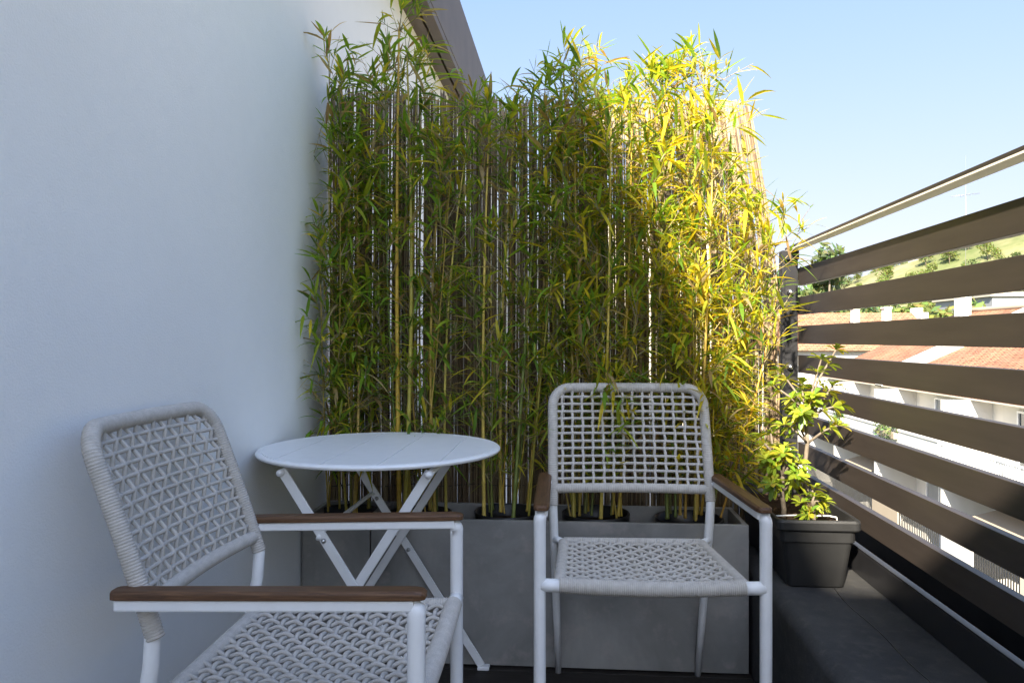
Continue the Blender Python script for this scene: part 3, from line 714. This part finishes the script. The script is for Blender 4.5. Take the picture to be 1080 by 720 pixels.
def build_town():
    A = thing('apartment_building', 'long white apartment block across the street with tiled roof and balconies', 'building', (14, 28, STREET))
    O = Vector((14, 28, STREET))
    def P(mb, name, mat, parent=A, **k):
        mb.v = [(v[0] - O.x, v[1] - O.y, v[2] - O.z) for v in mb.v]; return mb.build(name, M[mat], parent, **k)
    fx = 14.25; y0, y1 = 6.0, 43.0
    w = MB(); w.box(fx, 27.8, y0, y1, STREET, -.60); P(w, 'wall', 'fwhite')
    g = MB(); g.prism([(fx, -.598), (27.8, -.598), (21.0, 2.42)], y1 - .3, y1, 'y'); P(g, 'gable', 'fwhite')
    r = MB()
    for (xa, za, xb, zb) in ((13.55, -.80, 21.0, 2.55), (28.5, -.80, 21.0, 2.55)):
        r.add([(xa, y0, za), (xa, y1 + .3, za), (xb, y1 + .3, zb), (xb, y0, zb), (xa, y0, za - .14), (xa, y1 + .3, za - .14), (xb, y1 + .3, zb - .14), (xb, y0, zb - .14)],
              [(0, 1, 2, 3), (7, 6, 5, 4), (0, 4, 5, 1), (1, 5, 6, 2), (3, 2, 6, 7), (0, 3, 7, 4)])
    ro = P(r, 'roof', 'tiles', recalc=True)
    k = MB(); k.tube([(21, y0 + i * .4, 2.60) for i in range(int((y1 - y0) / .4) + 1)], .13, 8); P(k, 'ridge', 'ftan', ro)
    pp = MB()  # party parapet up the slope
    pp.prism([(13.5, -1.0), (13.5, -.45), (21.0, 3.0), (21.0, 2.3)], 34.6, 35.3, 'y'); P(pp, 'parapet', 'fwhite')
    for (cx, cy, h) in ((20.3, 41.5, 1.5), (18.6, 30.5, .9)):
        c = MB(); c.box(cx - .28, cx + .28, cy - .3, cy + .3, 1.0, 2.2 + h); c.box(cx - .34, cx + .34, cy - .36, cy + .36, 2.2 + h, 2.3 + h); P(c, 'chimney', 'fwhite')
    s = MB(); s.box(13.5, fx - .002, y0, y1, -1.0, -.955); P(s, 'soffit', 'fcream')
    for fl in (-3.60, -6.50, -9.40):
        b = MB(); b.box(12.5, fx - .002, 9, 42, fl - .22, fl); P(b, 'balcony_slab', 'fwhite')
        for yy in (9.4, 15, 21, 27.2, 33, 38, 41.8): b = MB(); b.box(12.62, fx - .002, yy - .09, yy + .09, fl + .002, min(fl + 2.66, -1.01)); P(b, 'balcony_divider', 'fwhite')
        solid = [(27.2, 41.9)] if fl > -5 else ([(9.2, 12.4), (15.2, 17.6), (19.6, 22.4), (25, 27), (30.5, 33)] if fl > -8 else [(9.2, 41.9)])
        for a, c in solid:
            b = MB(); b.box(12.5, 12.6, a, c, fl + .002, fl + 1.12); b.box(12.47, 12.63, a, c, fl + 1.122, fl + 1.18); P(b, 'balcony_parapet', 'fwhite' if fl > -5 or a in (15.2, 25) else ('fcream' if a == 19.6 else 'ftan'))
        bars = [(9.2, 27.1, 'barswhite')] if fl > -5 else ([(12.5, 14.9, 'barsblack'), (17.7, 19.5, 'barsblack'), (22.5, 24.9, 'barsblack'), (27.3, 30.4, 'barsblack'), (33.1, 41.9, 'barsblack')] if fl > -8 else [])
        for a, c, mm in bars:
            b = MB(); n = int((c - a) / .14)
            for i in range(n + 1): yy = a + (c - a) * i / n; b.box(12.53, 12.56, yy - .016, yy + .016, fl + .08, fl + 1.05)
            b.box(12.51, 12.58, a, c, fl + 1.052, fl + 1.10); b.box(12.51, 12.58, a, c, fl + .04, fl + .078); P(b, 'balcony_railing', mm)
        rnd = random.Random(int(-fl * 10)); yy = 9.8
        while yy < 41:
            wd = rnd.choice([1.3, 1.8, 2.2])
            if all(not (yy - .2 < d < yy + wd + .2) for d in (15, 21, 27.2, 33, 38)):
                f = MB(); w0 = .07; z0, z1 = fl + .12, fl + 2.38
                for q in ((yy, yy + wd, z0, z0 + w0), (yy, yy + wd, z1 - w0, z1), (yy, yy + w0, z0 + w0, z1 - w0), (yy + wd - w0, yy + wd, z0 + w0, z1 - w0), (yy + wd / 2 - .03, yy + wd / 2 + .03, z0 + w0, z1 - w0)):
                    f.box(fx - .07, fx - .002, *q)
                fo = P(f, 'window', 'barswhite'); p = MB(); p.box(fx - .02, fx - .001, yy + w0, yy + wd - w0, z0 + w0, z1 - w0); P(p, 'pane', rnd.choice(['glass', 'shutter', 'shutter']), fo)
            yy += wd + rnd.uniform(.6, 1.1)
    # awnings on the lower balconies
    for a in (16.0, 22.5, 34.0):
        b = MB(); b.add([(12.3, a, -4.75), (12.3, a + 3, -4.75), (14.2, a + 3, -4.2), (14.2, a, -4.2), (12.3, a, -4.79), (12.3, a + 3, -4.79), (14.2, a + 3, -4.24), (14.2, a, -4.24)], [(0, 1, 2, 3), (7, 6, 5, 4), (0, 4, 5, 1), (1, 5, 6, 2), (2, 6, 7, 3), (3, 7, 4, 0)]); P(b, 'awning', 'ftan')
    # second house beyond: white walls, red roof, crenellated gable
    B = thing('far_house', 'white house with low red roof and two square white chimneys beside the railing post', 'house', (21, 60, STREET)); O = Vector((21, 60, STREET))
    w = MB(); w.box(15.0, 26.6, 58, 68, STREET, .35); P(w, 'wall', 'fwhite', B)
    r = MB(); r.add([(14.6, 57.4, .25), (26.9, 57.4, .25), (26.9, 63, 3.2), (14.6, 63, 3.2), (26.9, 68.6, .25), (14.6, 68.6, .25)], [(0, 1, 2, 3), (3, 2, 4, 5), (0, 3, 5), (1, 4, 2)]); P(r, 'roof', 'tiles', B, recalc=True)
    g = MB()
    for i in range(6): yy = 57.6 + i * .95; z = .3 + (yy - 57.4) * .53; g.box(26.92, 27.5, yy, yy + .93, -2, z + .75 - (i % 2) * .1)
    P(g, 'gable', 'fwhite', B)
    for cx in (21.4, 23.7):
        c = MB(); c.box(cx - .24, cx + .24, 59.5, 60.1, .8, 3.4); c.box(cx - .30, cx + .30, 59.44, 60.16, 3.4, 3.52); P(c, 'chimney', 'fwhite', B)
    for i, cx in enumerate((16.2, 18.4, 20.6, 22.8, 25.0)):
        for zz in (-2.6, -5.6):
            f = MB(); f.box(cx - .7, cx + .7, 57.94, 57.998, zz, zz + .1); f.box(cx - .7, cx + .7, 57.94, 57.998, zz + 1.7, zz + 1.8); f.box(cx - .7, cx - .6, 57.94, 57.998, zz + .1, zz + 1.7); f.box(cx + .6, cx + .7, 57.94, 57.998, zz + .1, zz + 1.7)
            fo = P(f, 'window', 'barswhite', B); p = MB(); p.box(cx - .6, cx + .6, 57.98, 57.999, zz + .1, zz + 1.7); P(p, 'pane', 'glass' if i % 2 else 'shutter', fo)
    # grey flat-roofed block behind the ridge
    Cb = thing('distant_block', 'low grey flat roofed block showing just above the tiled ridge', 'building', (50, 84, STREET)); O = Vector((50, 84, STREET))
    w = MB(); w.box(42, 62, 80, 92, STREET, 5.4); P(w, 'wall', 'shutter', Cb); w = MB(); w.box(41.7, 62.3, 79.7, 92.3, 5.402, 5.8); P(w, 'roof', 'fcream', Cb)
    # white hill house
    for i, (u, d, lab) in enumerate(((27.2, 292, 'small white house on the crest of the hill'), (24.0, 268, 'pale cottage low on the hillside among trees'))):
        x, y = d * sin(radians(u)), d * cos(radians(u)); H = thing('hill_house', lab, 'house', (x, y, hz(x, y) - .5)); O = Vector((0, 0, 0))
        w = MB(); w.box(-6, 6, -4, 4, 0, 4); P(w, 'wall', 'fwhite', H); w = MB(); w.prism([(-4.6, 4.002), (4.6, 4.002), (0, 5.8)], -6.5, 6.5, 'x'); P(w, 'roof', 'tiles', H)
        for xx in (-3.5, 0, 3.5): w = MB(); w.box(xx - .6, xx + .6, -4.05, -4.002, 1.2, 2.8); P(w, 'window', 'glass', H)
    # plants and washing on the balconies
    for y, lab in ((36.6, 'green plant hanging on the far white balcony parapet'), (31.3, 'wider green plant box on the white balcony parapet nearer the bars')):
        t = thing('balcony_plant', lab, 'plant', (12.42, y, -2.5), group='plants on the balcony opposite'); rnd = random.Random(int(y)); f = MB(); wd = .35 if y > 33 else .9
        for k in range(260):
            p = Vector((rnd.gauss(0, .12), rnd.uniform(-wd, wd), rnd.gauss(0, .22))); u = Vector((rnd.gauss(0, 1), rnd.gauss(0, 1), rnd.gauss(0, 1))).normalized(); v = u.orthogonal(); f.tint = tuple(c * rnd.uniform(.7, 1.3) for c in rnd.choice(TG)); s = .07
            f.add([p - u * s, p + v * s * .5, p + u * s, p - v * s * .5], [(0, 1, 2, 3)])
        f.build('foliage', M['farleaf'], t, tint=True); b = MB(); b.box(-.1, .04, -wd, wd, -.28, -.05); b.build('box', M['ftan'], t)
    rnd = random.Random(1)
    for i, (y, mat) in enumerate(((18.2, 'cloth'), (20.4, 'barsblack'), (23.6, 'shutter'), (16.9, 'cloth'))):
        b = MB(); b.box(12.75, 12.78, y, y + .55, -3.4, -2.6)
        tag(b.build('washing', M[mat], bevel=.005), ['blue cloth hanging behind the white balcony bars', 'dark cloth hanging behind the white balcony bars', 'grey cloth hanging behind the white balcony bars', 'blue cloth nearest the frame edge behind the white bars'][i], 'washing', 'washing on the balcony opposite')
    a = MB(); a.tube([(0, 0, 0), (0, 0, 8.4)], [.014, .006], 6); a.tube([(-.75, 0, 6.2), (.75, 0, 6.35)], .009, 5); a.tube([(0, -.4, 6.25), (0, .6, 6.3)], .014, 5)
    for k in range(5): a.tube([(-.6 + k * .3, -.25, 6.22 + k * .03), (-.6 + k * .3, .25, 6.22 + k * .03)], .01, 4)
    o = a.build('antenna', M['grey_metal']); o.location = (21, 42.6, 2.55); tag(o, 'thin tall aerial mast standing on the tiled roof ridge', 'antenna')
build_town()

# ------------------------------------------------------------------ light, sky, camera
S = Vector((-.45, -1.45, 1.0)).normalized()
el = math.asin(S.z); az = math.atan2(S.x, S.y)
sun = bpy.data.lights.new('sun', 'SUN'); sun.energy = 4.4; sun.angle = radians(.8); sun.color = (1.0, .90, .74)
so = bpy.data.objects.new('sun', sun); COL.objects.link(so); so.rotation_euler = (-S).to_track_quat('-Z', 'Y').to_euler()
W = bpy.data.worlds.new('World'); scn.world = W; W.use_nodes = True; nt = W.node_tree; nt.nodes.clear()
sky = nt.nodes.new('ShaderNodeTexSky'); sky.sky_type = 'NISHITA'; sky.sun_disc = False; sky.sun_elevation = el; sky.sun_rotation = az; sky.altitude = 50
sky.air_density = 1.0; sky.dust_density = .5; sky.ozone_density = 2.5
bg = nt.nodes.new('ShaderNodeBackground'); bg.inputs[1].default_value = .15; wo = nt.nodes.new('ShaderNodeOutputWorld')

def vm(op, a, b):
    x = nt.nodes.new('ShaderNodeVectorMath'); x.operation = op; nt.links.new(a, x.inputs[0])
    if isinstance(b, tuple): x.inputs[1].default_value = b
    else: nt.links.new(b, x.inputs[1])
    return x.outputs[0]
# even out the glare of the horizon: s * k / (s + c)
q = vm('DIVIDE', sky.outputs[0], vm('ADD', sky.outputs[0], (2.6, 1.8, .7)))
q = vm('MULTIPLY', q, (1.62 * 1.12, 1.62 * 1.0, 1.62 * 1.06))
# broad pale glow added round the sun to brighten the shaded terrace
tc = nt.nodes.new('ShaderNodeTexCoord'); d = nt.nodes.new('ShaderNodeVectorMath'); d.operation = 'DOT_PRODUCT'; nt.links.new(tc.outputs['Generated'], d.inputs[0]); d.inputs[1].default_value = S
mx = nt.nodes.new('ShaderNodeMath'); mx.operation = 'MAXIMUM'; nt.links.new(d.outputs['Value'], mx.inputs[0]); mx.inputs[1].default_value = 0
pw_ = nt.nodes.new('ShaderNodeMath'); pw_.operation = 'POWER'; nt.links.new(mx.outputs[0], pw_.inputs[0]); pw_.inputs[1].default_value = 3
gl = nt.nodes.new('ShaderNodeVectorMath'); gl.operation = 'SCALE'; gl.inputs[0].default_value = (2.75, 3.15, 3.9); nt.links.new(pw_.outputs[0], gl.inputs['Scale'])
nt.links.new(vm('ADD', q, gl.outputs[0]), bg.inputs[0]); nt.links.new(bg.outputs[0], wo.inputs[0])
cam = bpy.data.cameras.new('camera'); co = bpy.data.objects.new('camera', cam); COL.objects.link(co)
cam.sensor_width = 36; cam.lens = 800 / 1080 * 36; cam.clip_start = .02; cam.clip_end = 5000; cam.shift_y = (-2) / 1080
co.location = (0, 0, EYE); co.rotation_euler = (pi / 2, 0, math.atan(65 / 800)); scn.camera = co
vs = scn.view_settings; vs.view_transform = 'Standard'; vs.look = 'None'; vs.exposure = 2.4; vs.gamma = 1; vs.use_curve_mapping = False
scn.render.engine = 'CYCLES'; scn.cycles.max_bounces = 8; scn.cycles.diffuse_bounces = 5; scn.cycles.use_denoising = True
